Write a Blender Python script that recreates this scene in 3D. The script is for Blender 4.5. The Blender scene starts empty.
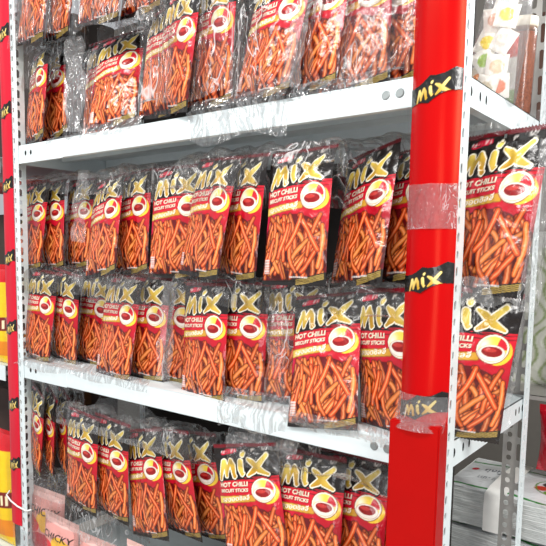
import bpy, bmesh, math, random
import numpy as np
from mathutils import Vector, Matrix, noise, Euler

random.seed(7)
RNG = np.random.default_rng(11)
COL = bpy.context.scene.collection
ZB = 1.20                      # height of the lower visible shelf above the floor
PI = math.pi

# ------------------------------------------------------------------ helpers
def lin(c):
    return tuple(((v / 12.92) if v <= 0.04045 else ((v + 0.055) / 1.055) ** 2.4) for v in c)

def hexc(h):
    return lin(tuple(int(h[i:i + 2], 16) / 255 for i in (0, 2, 4)))

def link(o, parent=None):
    COL.objects.link(o)
    if parent is not None:
        o.parent = parent
    return o

def obj(name, mesh, mat=None, parent=None):
    o = bpy.data.objects.new(name, mesh)
    if mat is not None and not mesh.materials:
        mesh.materials.append(mat)
    return link(o, parent)

def tag(o, label=None, cat=None, group=None, kind=None):
    if label: o['label'] = label
    if cat: o['category'] = cat
    if group: o['group'] = group
    if kind: o['kind'] = kind
    return o

def empty(name, loc=(0, 0, 0), rot=(0, 0, 0), label=None, cat=None, group=None):
    o = bpy.data.objects.new(name, None)
    o.location = loc
    o.rotation_euler = rot
    o.empty_display_size = 0.02
    link(o)
    return tag(o, label, cat, group)

def bm_mesh(bm, name, smooth=False):
    me = bpy.data.meshes.new(name)
    bm.normal_update()
    bm.to_mesh(me)
    bm.free()
    if smooth:
        me.polygons.foreach_set('use_smooth', [True] * len(me.polygons))
    return me

def add_box(bm, x0, x1, y0, y1, z0, z1):
    vs = [bm.verts.new((x, y, z)) for x in (x0, x1) for y in (y0, y1) for z in (z0, z1)]
    for f in ((0, 1, 3, 2), (4, 6, 7, 5), (0, 4, 5, 1), (2, 3, 7, 6), (0, 2, 6, 4), (1, 5, 7, 3)):
        bm.faces.new([vs[i] for i in f])

def copy_tree(o, parent=None):
    c = o.copy()
    COL.objects.link(c)
    c.parent = parent
    for ch in list(o.children):
        copy_tree(ch, c)
    return c

def new_mat(name):
    m = bpy.data.materials.new(name)
    m.use_nodes = True
    nt = m.node_tree
    return m, nt, nt.nodes, nt.links, nt.nodes['Principled BSDF']

def plain(name, color, rough=0.5, metal=0.0, bump=0.0, bscale=60.0, vary=0.0, coat=0.0, spec=0.5):
    m, nt, n, l, b = new_mat(name)
    b.inputs['Roughness'].default_value = rough
    b.inputs['Metallic'].default_value = metal
    b.inputs['Coat Weight'].default_value = coat
    b.inputs['Specular IOR Level'].default_value = spec
    tc = n.new('ShaderNodeTexCoord')
    nz = n.new('ShaderNodeTexNoise')
    nz.inputs['Scale'].default_value = bscale
    nz.inputs['Detail'].default_value = 4
    l.new(tc.outputs['Object'], nz.inputs['Vector'])
    ramp = n.new('ShaderNodeValToRGB')
    c = color
    lo = tuple(max(0, v * (1 - vary)) for v in c)
    hi = tuple(min(1, v * (1 + vary)) for v in c)
    ramp.color_ramp.elements[0].position = .3
    ramp.color_ramp.elements[1].position = .7
    ramp.color_ramp.elements[0].color = (*lo, 1)
    ramp.color_ramp.elements[1].color = (*hi, 1)
    l.new(nz.outputs['Fac'], ramp.inputs['Fac'])
    l.new(ramp.outputs['Color'], b.inputs['Base Color'])
    if bump > 0:
        bp = n.new('ShaderNodeBump')
        bp.inputs['Strength'].default_value = bump
        bp.inputs['Distance'].default_value = 0.002
        l.new(nz.outputs['Fac'], bp.inputs['Height'])
        l.new(bp.outputs['Normal'], b.inputs['Normal'])
    return m

def print_mat(name, rough=0.3, coat=0.35, bump=0.25, bscale=35.0):
    """Printed plastic: colour from the mesh's own colour attribute, crinkled gloss."""
    m, nt, n, l, b = new_mat(name)
    at = n.new('ShaderNodeAttribute')
    at.attribute_name = 'print'
    l.new(at.outputs['Color'], b.inputs['Base Color'])
    b.inputs['Roughness'].default_value = rough
    b.inputs['Coat Weight'].default_value = coat
    b.inputs['Coat Roughness'].default_value = 0.12
    tc = n.new('ShaderNodeTexCoord')
    nz = n.new('ShaderNodeTexNoise')
    nz.inputs['Scale'].default_value = bscale
    nz.inputs['Detail'].default_value = 3
    nz.inputs['Distortion'].default_value = .8
    l.new(tc.outputs['Object'], nz.inputs['Vector'])
    bp = n.new('ShaderNodeBump')
    bp.inputs['Strength'].default_value = bump
    bp.inputs['Distance'].default_value = 0.006
    l.new(nz.outputs['Fac'], bp.inputs['Height'])
    l.new(bp.outputs['Normal'], b.inputs['Normal'])
    l.new(bp.outputs['Normal'], b.inputs['Coat Normal'])
    return m

# ------------------------------------------------------------------ print artwork (computed, no files)
class Art:
    """A colour raster in (u right, v up) units; u spans 0..1, v spans 0..asp."""
    def __init__(s, w, asp, base):
        s.w = w
        s.h = int(round(w * asp))
        s.asp = asp
        u = (np.arange(s.w) + .5) / s.w
        v = (np.arange(s.h) + .5) / s.w
        s.U, s.V = np.meshgrid(u, v)
        s.C = np.empty((s.h, s.w, 3))
        s.C[:] = base
        s.px = 1.0 / s.w
    def put(s, a, color):
        a = np.clip(a, 0, 1)[..., None]
        s.C = s.C * (1 - a) + np.asarray(color) * a
    def cov(s, sdf):
        return np.clip(.5 - sdf / s.px, 0, 1)
    def capsule(s, pts, radii):
        d = np.full(s.U.shape, 9.0)
        for (p, q), (r0, r1) in zip(zip(pts, pts[1:]), zip(radii, radii[1:])):
            dx, dy = q[0] - p[0], q[1] - p[1]
            L = dx * dx + dy * dy + 1e-12
            t = np.clip(((s.U - p[0]) * dx + (s.V - p[1]) * dy) / L, 0, 1)
            d = np.minimum(d, np.hypot(s.U - p[0] - t * dx, s.V - p[1] - t * dy) - (r0 + (r1 - r0) * t))
        return d
    def ellipse(s, cx, cy, rx, ry, ang=0):
        c, n = math.cos(ang), math.sin(ang)
        x = (s.U - cx) * c + (s.V - cy) * n
        y = -(s.U - cx) * n + (s.V - cy) * c
        k = np.hypot(x / rx, y / ry)
        return (k - 1) * min(rx, ry)
    def poly(s, pts):
        d = np.full(s.U.shape, 9.0)
        ins = np.zeros(s.U.shape, bool)
        n = len(pts)
        for i in range(n):
            p, q = pts[i], pts[(i + 1) % n]
            dx, dy = q[0] - p[0], q[1] - p[1]
            t = np.clip(((s.U - p[0]) * dx + (s.V - p[1]) * dy) / (dx * dx + dy * dy + 1e-12), 0, 1)
            d = np.minimum(d, np.hypot(s.U - p[0] - t * dx, s.V - p[1] - t * dy))
            c = ((p[1] > s.V) != (q[1] > s.V))
            xi = p[0] + (s.V - p[1]) * dx / (dy if abs(dy) > 1e-12 else 1e-12)
            ins ^= (c & (s.U < xi))
        return np.where(ins, -d, d)
    def tris(s, T):
        """coverage of a triangle list, 3x supersampled"""
        K = 3
        m = np.zeros((s.h * K, s.w * K), bool)
        for a, b, c in T:
            P = np.array([a, b, c]) * s.w * K
            x0, y0 = np.floor(P.min(0)).astype(int)
            x1, y1 = np.ceil(P.max(0)).astype(int) + 1
            x0, y0 = max(x0, 0), max(y0, 0)
            x1, y1 = min(x1, s.w * K), min(y1, s.h * K)
            if x1 <= x0 or y1 <= y0: continue
            X, Y = np.meshgrid(np.arange(x0, x1) + .5, np.arange(y0, y1) + .5)
            def e(p, q): return (X - p[0]) * (q[1] - p[1]) - (Y - p[1]) * (q[0] - p[0])
            e0, e1, e2 = e(P[0], P[1]), e(P[1], P[2]), e(P[2], P[0])
            m[y0:y1, x0:x1] |= ((e0 >= 0) & (e1 >= 0) & (e2 >= 0)) | ((e0 <= 0) & (e1 <= 0) & (e2 <= 0))
        return m.reshape(s.h, K, s.w, K).mean((1, 3))
    def sample(s, u, v):
        x = np.clip(u * s.w - .5, 0, s.w - 1.001)
        y = np.clip(v * s.w - .5, 0, s.h - 1.001)
        x0, y0 = x.astype(int), y.astype(int)
        x1, y1 = np.minimum(x0 + 1, s.w - 1), np.minimum(y0 + 1, s.h - 1)
        fx, fy = (x - x0)[..., None], (y - y0)[..., None]
        C = s.C
        return (C[y0, x0] * (1 - fx) + C[y0, x1] * fx) * (1 - fy) + (C[y1, x0] * (1 - fx) + C[y1, x1] * fx) * fy

def text_tris(txt, x, y, width, height, slope=0.0, shear=0.0, bold=0.0):
    """Outline of a line of writing as triangles fitted into a box at (x,y), sheared and rising with slope."""
    cu = bpy.data.curves.new('lettering', 'FONT')
    cu.body = txt
    cu.resolution_u = 3
    cu.offset = bold
    o = bpy.data.objects.new('lettering', cu)
    COL.objects.link(o)
    dg = bpy.context.evaluated_depsgraph_get()
    dg.update()
    me = o.evaluated_get(dg).to_mesh()
    me.calc_loop_triangles()
    V = np.array([v.co[:2] for v in me.vertices]) if len(me.vertices) else np.zeros((0, 2))
    T = [tuple(t.vertices) for t in me.loop_triangles]
    o.evaluated_get(dg).to_mesh_clear()
    bpy.data.objects.remove(o)
    bpy.data.curves.remove(cu)
    if not len(V): return []
    mn, mx = V.min(0), V.max(0)
    P = (V - mn) / np.maximum(mx - mn, 1e-6)
    X = x + P[:, 0] * width + shear * P[:, 1] * height
    Y = y + P[:, 1] * height + slope * P[:, 0] * width
    P = np.stack([X, Y], 1)
    return [(P[a], P[b], P[c]) for a, b, c in T]

# brush lettering m-i-x in a unit box (x 0..1, y 0..~.42): tapered strokes
LOGO = [
    ([(.03, .00), (.07, .13), (.115, .275)], (.022, .034, .040)),
    ([(.115, .275), (.155, .20), (.165, .06)], (.034, .036, .028)),
    ([(.165, .08), (.215, .21), (.255, .285)], (.026, .034, .040)),
    ([(.255, .285), (.30, .21), (.325, .055)], (.036, .040, .028)),
    ([(.325, .045), (.355, .055)], (.028, .014)),
    ([(.445, .275), (.455, .17), (.485, .085)], (.044, .044, .026)),
    ([(.485, .085), (.52, .10)], (.026, .010)),
    ([(.485, .385), (.50, .40)], (.034, .026)),
    ([(.595, .315), (.68, .265), (.80, .155), (.955, .085)], (.020, .042, .048, .018)),
    ([(.925, .375), (.82, .27), (.70, .145), (.605, .075)], (.030, .040, .044, .020)),
]
def logo(art, x, y, w, gold=('B98A1E', 'EBD05E'), rim='F6EFD9', rimw=.017):
    d = None
    for pts, rr in LOGO:
        k = art.capsule([(x + a * w, y + b * w) for a, b in pts], [r * w for r in rr])
        d = k if d is None else np.minimum(d, k)
    if rimw:
        art.put(art.cov(d - rimw * w * 2.2), hexc('14100E'))
        art.put(art.cov(d - rimw * w), hexc(rim))
    t = np.clip(((art.V - y) / w) / .42 + .25 * np.sin((art.U - x) / w * 16), 0, 1)[..., None]
    c = np.asarray(hexc(gold[0])) * (1 - t) + np.asarray(hexc(gold[1])) * t
    a = art.cov(d)[..., None]
    art.C = art.C * (1 - a) + c * a

def stick_layer(art, n, u0, u1, v0, v1, seed, r=(.022, .033), L=(.28, .52), shade=1.0):
    rng = np.random.default_rng(seed)
    yc = (v0 + v1) / 2
    for i in range(n):
        # a few lie across, most stand in a loose fan
        cx = u0 + (u1 - u0) * rng.random()
        cy = v0 + .06 + (v1 - v0 - .12) * rng.random()
        a = rng.normal(PI / 2 + (cx - .5) * .35, .42)
        if rng.random() < .10 and cy < v1 - .22: a = rng.normal(.5, .4)
        ln = rng.uniform(*L)
        bend = rng.normal(0, .032)
        dx, dy = math.cos(a), math.sin(a)
        pts = []
        for t in (-.5, -.25, 0, .25, .5):
            b = bend * (1 - 4 * t * t)
            x, y = cx + dx * t * ln - dy * b, cy + dy * t * ln + dx * b
            pts.append((x, y))
        xs, ys = [p[0] for p in pts], [p[1] for p in pts]
        ox = max(0, u0 - min(xs)) - max(0, max(xs) - u1)
        oy = max(0, v0 - min(ys)) - max(0, max(ys) - v1)
        pts = [(x + ox, y + oy) for x, y in pts]
        rr = rng.uniform(*r)
        d = art.capsule(pts, [rr * .9, rr, rr, rr, rr * .85])
        depth = .66 + .42 * i / n
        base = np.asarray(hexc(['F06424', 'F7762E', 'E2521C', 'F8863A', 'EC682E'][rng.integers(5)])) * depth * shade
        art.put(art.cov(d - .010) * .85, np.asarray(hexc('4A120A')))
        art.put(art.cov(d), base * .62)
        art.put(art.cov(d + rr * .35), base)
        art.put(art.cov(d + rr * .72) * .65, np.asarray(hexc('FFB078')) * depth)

PW, PH = 0.142, 0.240
ASP = PH / PW
def pouch_art():
    A = ASP
    art = Art(300, A, hexc('1B1514'))
    U, V = art.U, art.V
    S = lambda v: v * A            # fraction of height -> v units
    # red body below a slanted edge, darker towards the foot
    edge = S(.695) + .05 * U * A
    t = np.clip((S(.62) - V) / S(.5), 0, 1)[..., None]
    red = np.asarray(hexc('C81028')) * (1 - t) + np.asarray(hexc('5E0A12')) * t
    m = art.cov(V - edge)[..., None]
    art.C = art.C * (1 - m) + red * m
    # magenta glow at the left middle
    g = np.exp(-(((U - .08) / .22) ** 2 + ((V - S(.44)) / .16) ** 2)) * .7
    art.put(g, hexc('D11A4C'))
    # fine stripes right of the lettering
    for k in range(4):
        y = S(.72) - k * .022
        art.put(art.cov(np.abs(V - y - .04 * U) - .004) * (U > .5), hexc('1B1514') if k % 2 else hexc('D02030'))
    # dark foot, rising to the right, gold stripes
    foot = S(.035) + .10 * A * np.clip(U - .25, 0, 1) ** 1.5
    # the heap of snack sticks
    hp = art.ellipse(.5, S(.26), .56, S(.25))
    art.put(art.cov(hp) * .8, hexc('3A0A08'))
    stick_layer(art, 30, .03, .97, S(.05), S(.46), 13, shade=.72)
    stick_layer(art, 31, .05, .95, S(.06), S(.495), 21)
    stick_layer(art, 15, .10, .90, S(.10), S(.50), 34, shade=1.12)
    art.put(art.cov(V - foot), hexc('1A1513'))
    for k in range(4):
        y = foot - .02 - k * .017
        art.put(art.cov(np.abs(V - y) - .0045) * (U > .55) * (U < .97), hexc('B79A4E'))
    T = text_tris('SNACK  NET WT 60 g', .50, S(.062), .25, .016)
    # white small print at the foot and a pale panel at the left
    art.put(art.cov(np.maximum(np.abs(U - .60) - .14, np.abs(V - S(.062)) - .010)) * (.45 + .4 * np.sin(U * 260) ** 2), hexc('E8E4E0'))
    pan = np.maximum(np.abs(U - .085) - .05, np.abs(V - S(.135)) - .085)
    art.put(art.cov(pan) * (.35 + .5 * (np.sin(V * 190) > 0)), hexc('E9DCD8'))
    # red tag with pale writing, Thai maker's line
    tagd = art.capsule([(.14, S(.925)), (.34, S(.94))], [.030, .030])
    art.put(art.cov(tagd), hexc('D4163C'))
    art.put(art.tris(text_tris('VFOODS', .12, S(.915), .23, .034, slope=.12, bold=.01)), hexc('F3E6E2'))
    art.put(art.tris(text_tris('ตรา วีฟู้ดส์', .60, S(.925), .27, .05, slope=.1)), hexc('E9E2DC'))
    # big lettering
    logo(art, .055, S(.715), .84)
    # two lines of caps
    for txt, x, y, w, h, sl in (('HOT CHILLI', .045, S(.648),   .49, .062, .07), ('BISCUIT STICKS', .045, S(.604), .49, .046, .07)):
        tr = text_tris(txt, x, y, w, h, slope=sl, shear=.1, bold=.035)
        c = art.tris(tr)
        sh = np.roll(np.roll(c, -2, 0), 2, 1)
        art.put(sh * .9, hexc('3A0D0A'))
        art.put(c, hexc('F7E6CC'))
    # yellow ribbon with Thai writing
    rb = art.poly([(.0, S(.515)), (.63, S(.555)), (.63, S(.60)), (.0, S(.568))])
    art.put(art.cov(rb - .008), hexc('8C5A1A'))
    gt = np.clip(U / .6, 0, 1)[..., None]
    yel = np.asarray(hexc('E6C85E')) * (1 - gt) + np.asarray(hexc('C8922C')) * gt
    a = art.cov(rb)[..., None]
    art.C = art.C * (1 - a) + yel * a
    tr = text_tris('รสฮอตชิลลี่', .05, S(.527), .50, .072, slope=.125, bold=.012)
    c = art.tris(tr)
    art.put(np.roll(np.roll(c, -1, 0), 1, 1), hexc('7A4A14'))
    art.put(c, hexc('FFF8E6'))
    # the dip bowl roundel
    cx, cy = .765, S(.635)
    art.put(art.cov(art.ellipse(cx + .045, cy - .02, .175, .15, -.35)), hexc('F2C63A'))
    art.put(art.cov(art.ellipse(cx, cy, .180, .165, .1)), hexc('7A3212'))
    art.put(art.cov(art.ellipse(cx, cy, .171, .156, .1)), hexc('F4EBD8'))
    up = art.cov(art.ellipse(cx, cy, .152, .139, .1))
    art.put(up, hexc('F3D24E'))
    art.put(up * (U > cx + .35 * (V - cy) + .02) * (V > cy), hexc('C9182B'))
    art.put(up * np.exp(-(((U - cx + .10) / .06) ** 2 + ((V - cy - .03) / .09) ** 2)), hexc('FFF6DC'))
    bowl = art.ellipse(cx - .005, cy - .045, .145, .09)
    art.put(art.cov(bowl), hexc('F1E6DA'))
    art.put(art.cov(art.ellipse(cx - .005, cy - .030, .113, .059)), hexc('8E1014'))
    art.put(art.cov(art.ellipse(cx - .03, cy - .012, .07, .022)) * .6, hexc('D8433A'))
    art.put(art.cov(np.abs(bowl) - .004) * .5, hexc('9A6A50'))
    # dark red header
    art.put(art.cov(S(.972) - V), hexc('6A0E1A'))
    return art

ART = pouch_art()

def fnoise(x, y, z):
    return noise.noise(Vector((x, y, z)))

def sheet_mesh(name, nu, nv, posf, colf=None, smooth=True, mats=()):
    """Grid sheet over u,v in 0..1; posf(u,v)->(x,y,z) for scalars, colf(U,V)->rgb arrays."""
    us = np.linspace(0, 1, nu + 1)
    vs = np.linspace(0, 1, nv + 1)
    verts = [posf(u, v) for v in vs for u in us]
    idx = lambda i, j: j * (nu + 1) + i
    faces = [(idx(i, j), idx(i + 1, j), idx(i + 1, j + 1), idx(i, j + 1)) for j in range(nv) for i in range(nu)]
    return verts, faces, (colf(*np.meshgrid(us, vs)).reshape(-1, 3) if colf else None)

def build_mesh(name, chunks, smooth=True):
    """Join several sheets (verts, faces, colours) into one mesh with a colour attribute called print."""
    V, F, C = [], [], []
    for v, f, c in chunks:
        k = len(V)
        V += v
        F += [tuple(i + k for i in q) for q in f]
        if c is not None: C.append(c)
    me = bpy.data.meshes.new(name)
    me.from_pydata(V, [], F)
    if C:
        at = me.color_attributes.new('print', 'FLOAT_COLOR', 'POINT')
        c4 = np.ones((len(V), 4), np.float32)
        c4[:, :3] = np.concatenate(C)
        at.data.foreach_set('color', c4.ravel())
    if smooth:
        me.polygons.foreach_set('use_smooth', [True] * len(me.polygons))
    me.update()
    return me

# ------------------------------------------------------------------ materials
M_PRINT = print_mat('printed_foil', rough=.25, coat=.3, bump=.42, bscale=38)
M_STEEL = plain('white_enamel', hexc('DCE6E8'), rough=.45, bump=.04, bscale=40, vary=.03)
M_STEEL2 = plain('grey_or_shaded_enamel', hexc('A9A6A1'), rough=.5, bump=.04, bscale=60, vary=.05)  # grey of the rack behind; on the rear posts it paints inner-flange shade
M_BOLT = plain('zinc_bolt', hexc('9AA0A0'), rough=.4, metal=.6, bscale=90, vary=.1)
M_SLOT = plain('dark_hole', hexc('15181A'), rough=.9, vary=.1)
M_RED = plain('glossy_red_film', hexc('B4040C'), rough=.26, bump=.08, bscale=9, vary=.05, spec=.38)
M_RED2 = plain('red_card', hexc('A80008'), rough=.5, bump=.05, bscale=20, vary=.04)
M_RED3 = plain('crimson_film', hexc('CE0A2A'), rough=.32, bump=.08, bscale=9, vary=.05)
for _m in (M_RED, M_RED2):
    _m.node_tree.nodes['Principled BSDF'].inputs['Specular Tint'].default_value = (1, .30, .14, 1)
M_DARK = plain('shade_backing', hexc('2A2624'), rough=.9, bscale=6, vary=.5)  # painted darkness for the added boards behind the goods

def film_mat(name, haze=.10, gloss=.55, bscale=14.0, bump=1.0, crease=.5):
    """Thin clear crinkled film: mostly see-through, mirror-like glints on the folds, milky crease lines."""
    m = bpy.data.materials.new(name)
    m.use_nodes = True
    nt = m.node_tree
    n, l = nt.nodes, nt.links
    n.clear()
    def math_(op, a=None, b=None, c=None, clamp=False):
        x = n.new('ShaderNodeMath'); x.operation = op; x.use_clamp = clamp
        for i, v in enumerate((a, b, c)):
            if v is None: continue
            if isinstance(v, (int, float)): x.inputs[i].default_value = v
            else: l.new(v, x.inputs[i])
        return x.outputs[0]
    out = n.new('ShaderNodeOutputMaterial')
    tr = n.new('ShaderNodeBsdfTransparent')
    gl = n.new('ShaderNodeBsdfGlossy'); gl.inputs['Roughness'].default_value = .2
    df = n.new('ShaderNodeBsdfDiffuse'); df.inputs['Color'].default_value = (.95, .96, .97, 1)
    tl = n.new('ShaderNodeBsdfTranslucent'); tl.inputs['Color'].default_value = (.95, .96, .97, 1)
    tc = n.new('ShaderNodeTexCoord')
    mp = n.new('ShaderNodeMapping')
    mp.inputs['Rotation'].default_value = (.3, .55, .2)
    mp.inputs['Scale'].default_value = (1.0, 1.0, .38)
    l.new(tc.outputs['Object'], mp.inputs['Vector'])
    def nz(scale, detail, dist):
        x = n.new('ShaderNodeTexNoise')
        x.inputs['Scale'].default_value = scale
        x.inputs['Detail'].default_value = detail
        x.inputs['Distortion'].default_value = dist
        l.new(mp.outputs[0], x.inputs['Vector'])
        return x.outputs['Fac']
    base = nz(bscale, 3, 1.2)
    rid = math_('ABSOLUTE', math_('SUBTRACT', nz(bscale * 1.3, 2, 1.5), .5))
    hgt = math_('MULTIPLY_ADD', rid, 2.0, base)
    bp = n.new('ShaderNodeBump')
    bp.inputs['Strength'].default_value = bump
    bp.inputs['Distance'].default_value = .02
    l.new(hgt, bp.inputs['Height'])
    l.new(bp.outputs['Normal'], gl.inputs['Normal'])
    lw = n.new('ShaderNodeLayerWeight'); lw.inputs['Blend'].default_value = .35
    l.new(bp.outputs['Normal'], lw.inputs['Normal'])
    line = math_('SUBTRACT', 1.0, math_('MULTIPLY', rid, 45.0), clamp=True)
    gate = math_('MULTIPLY', math_('SUBTRACT', nz(bscale * .6, 1, 0), .50), 7.0, clamp=True)
    hz = math_('MULTIPLY_ADD', math_('MULTIPLY', line, gate), crease, haze, clamp=True)
    fg = math_('MULTIPLY_ADD', lw.outputs['Fresnel'], gloss, .02, clamp=True)
    milk = n.new('ShaderNodeMixShader'); milk.inputs[0].default_value = .4
    l.new(df.outputs[0], milk.inputs[1]); l.new(tl.outputs[0], milk.inputs[2])
    a = n.new('ShaderNodeMixShader')
    l.new(hz, a.inputs[0]); l.new(tr.outputs[0], a.inputs[1]); l.new(milk.outputs[0], a.inputs[2])
    b = n.new('ShaderNodeMixShader')
    l.new(fg, b.inputs[0]); l.new(a.outputs[0], b.inputs[1]); l.new(gl.outputs[0], b.inputs[2])
    l.new(b.outputs[0], out.inputs['Surface'])
    return m

M_FILM = film_mat('clear_film', haze=.035, gloss=.5, crease=.75)
M_FILM_W = film_mat('clear_film_bunched', haze=.14, gloss=.6, bscale=17, crease=.8)
M_FILM_T = film_mat('clear_film_crumpled', haze=.05, gloss=.40, bscale=16, crease=.55)

# ------------------------------------------------------------------ the pouch
def pouch_meshes(k, art, thick=.026, w=PW, h=PH, nu=112, nv=172):
    rng = random.Random(100 + k)
    ph = [rng.uniform(0, 20) for _ in range(6)]
    curl = rng.uniform(-.004, .012)
    skew = rng.uniform(-.15, .15)
    asp = art.asp
    def prof(u, v):
        s = (v - .03) / .89
        s = min(max(s, 0), 1)
        pv = max(0, 1 - abs(2 * s - 1) ** 3.2) ** .75 * (1.12 - .35 * s)
        q = min(max(u + skew * u * (1 - u), 0), 1)
        pu = max(0, 1 - abs(2 * q - 1) ** 2.6) ** .8
        return pu * pv
    def pos(u, v, side):
        p = prof(u, v)
        s = min(max((v - .03) / .89, 0), 1)
        x = (u - .5) * w * (1 - .035 * math.sin(PI * s) + .012 * fnoise(v * 5, ph[0], k))
        y = side * thick * .5 * p
        cr = .0026 * fnoise(u * 5 + ph[1], v * 6, k * 3.1) + .0010 * fnoise(u * 13, v * 19 + ph[2], k)
        ends = max(math.exp(-s / .10), math.exp(-(1 - s) / .14))
        cr += .0014 * ends * math.sin(u * 46 + ph[3] + 3 * fnoise(u * 4, v * 3, k))
        y += cr * (1 if side < 0 else .4) * min(1, p * 3 + .25)
        t = max(0, v - .86)
        y += curl * 8 * t * t * 6 * (.5 + u)
        z = v * h + .0015 * fnoise(u * 4, ph[4], k) * (v - .5) * 2
        return (x, y, z)
    def part(v0, v1, m, n, both=True, backshift=0):
        f = lambda u, v: pos(u, v0 + (v1 - v0) * v, -1)
        c = lambda U, V: art.sample(U, (v0 + (v1 - v0) * V) * asp)
        ch = [sheet_mesh('f', m, n, f, c)]
        if both:
            g = lambda u, v: pos(1 - u, v0 + (v1 - v0) * v, 1)
            cb = lambda U, V: art.sample(np.full_like(U, .985), (v0 + (v1 - v0) * V) * asp) * .8
            ch.append(sheet_mesh('b', 16, max(2, n // 8), g, cb))
        return ch
    body = build_mesh('pouch_body', part(.028, .925, nu, nv))
    body.materials.append(M_PRINT)
    # top seal with a round hang hole and a zigzag edge
    def seal(v0, v1, top):
        n = 56
        m = 6
        V, F, C = [], [], []
        us = np.linspace(0, 1, n + 1)
        for j in range(m + 1):
            for i, u in enumerate(us):
                v = v0 + (v1 - v0) * j / m
                x, y, z = pos(u, v, -1)
                if top and j == m and i % 2: z -= .0022
                if not top and j == 0 and i % 2: z += .0018
                V.append((x, y - .0002, z))
        holes = set()
        if top:
            for j in range(2, 4):
                for i in range(n // 2 - 1, n // 2 + 1): holes.add((i, j))
        for j in range(m):
            for i in range(n):
                if (i, j) in holes: continue
                a = j * (n + 1) + i
                F.append((a, a + 1, a + n + 2, a + n + 1))
        U, VV = np.meshgrid(us, np.linspace(v0, v1, m + 1))
        return build_mesh('pouch_seal', [(V, F, art.sample(U, VV * asp).reshape(-1, 3))])
    ts = seal(.920, 1.0, True); ts.materials.append(M_PRINT)
    bs = seal(0.0, .032, False); bs.materials.append(M_PRINT)
    return body, ts, bs

VARIANTS = [pouch_meshes(k, ART) for k in range(4)]
POUCH_SRC = []
for k, (b, t, s) in enumerate(VARIANTS):
    POUCH_SRC.append((b, t, s))

ORD = ['first', 'second', 'third', 'fourth', 'fifth', 'sixth', 'seventh', 'eighth', 'ninth', 'tenth', 'eleventh', 'twelfth']
proto = []
def place_pouch(kind, p, label, group):
    """One pouch = body mesh with its two seals as parts; later ones are copies that share the mesh data."""
    loc = (p[0], p[1], p[2] + ZB)
    while len(proto) <= kind: proto.append(None)
    if proto[kind] is None:
        b, t, s = VARIANTS[kind]
        o = obj('snack_pouch', b)
        obj('top_seal', t, None, o)
        obj('bottom_seal', s, None, o)
        proto[kind] = o
    else:
        o = copy_tree(proto[kind])
    M = (Matrix.Rotation(math.radians(p[3]), 4, 'Z') @ Matrix.Rotation(math.radians(-p[4]), 4, 'X')
         @ Matrix.Rotation(math.radians(p[5]), 4, 'Y'))
    o.location = loc
    o.rotation_euler = M.to_euler()
    tag(o, label, 'snack pouch', group)
    return o

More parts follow.
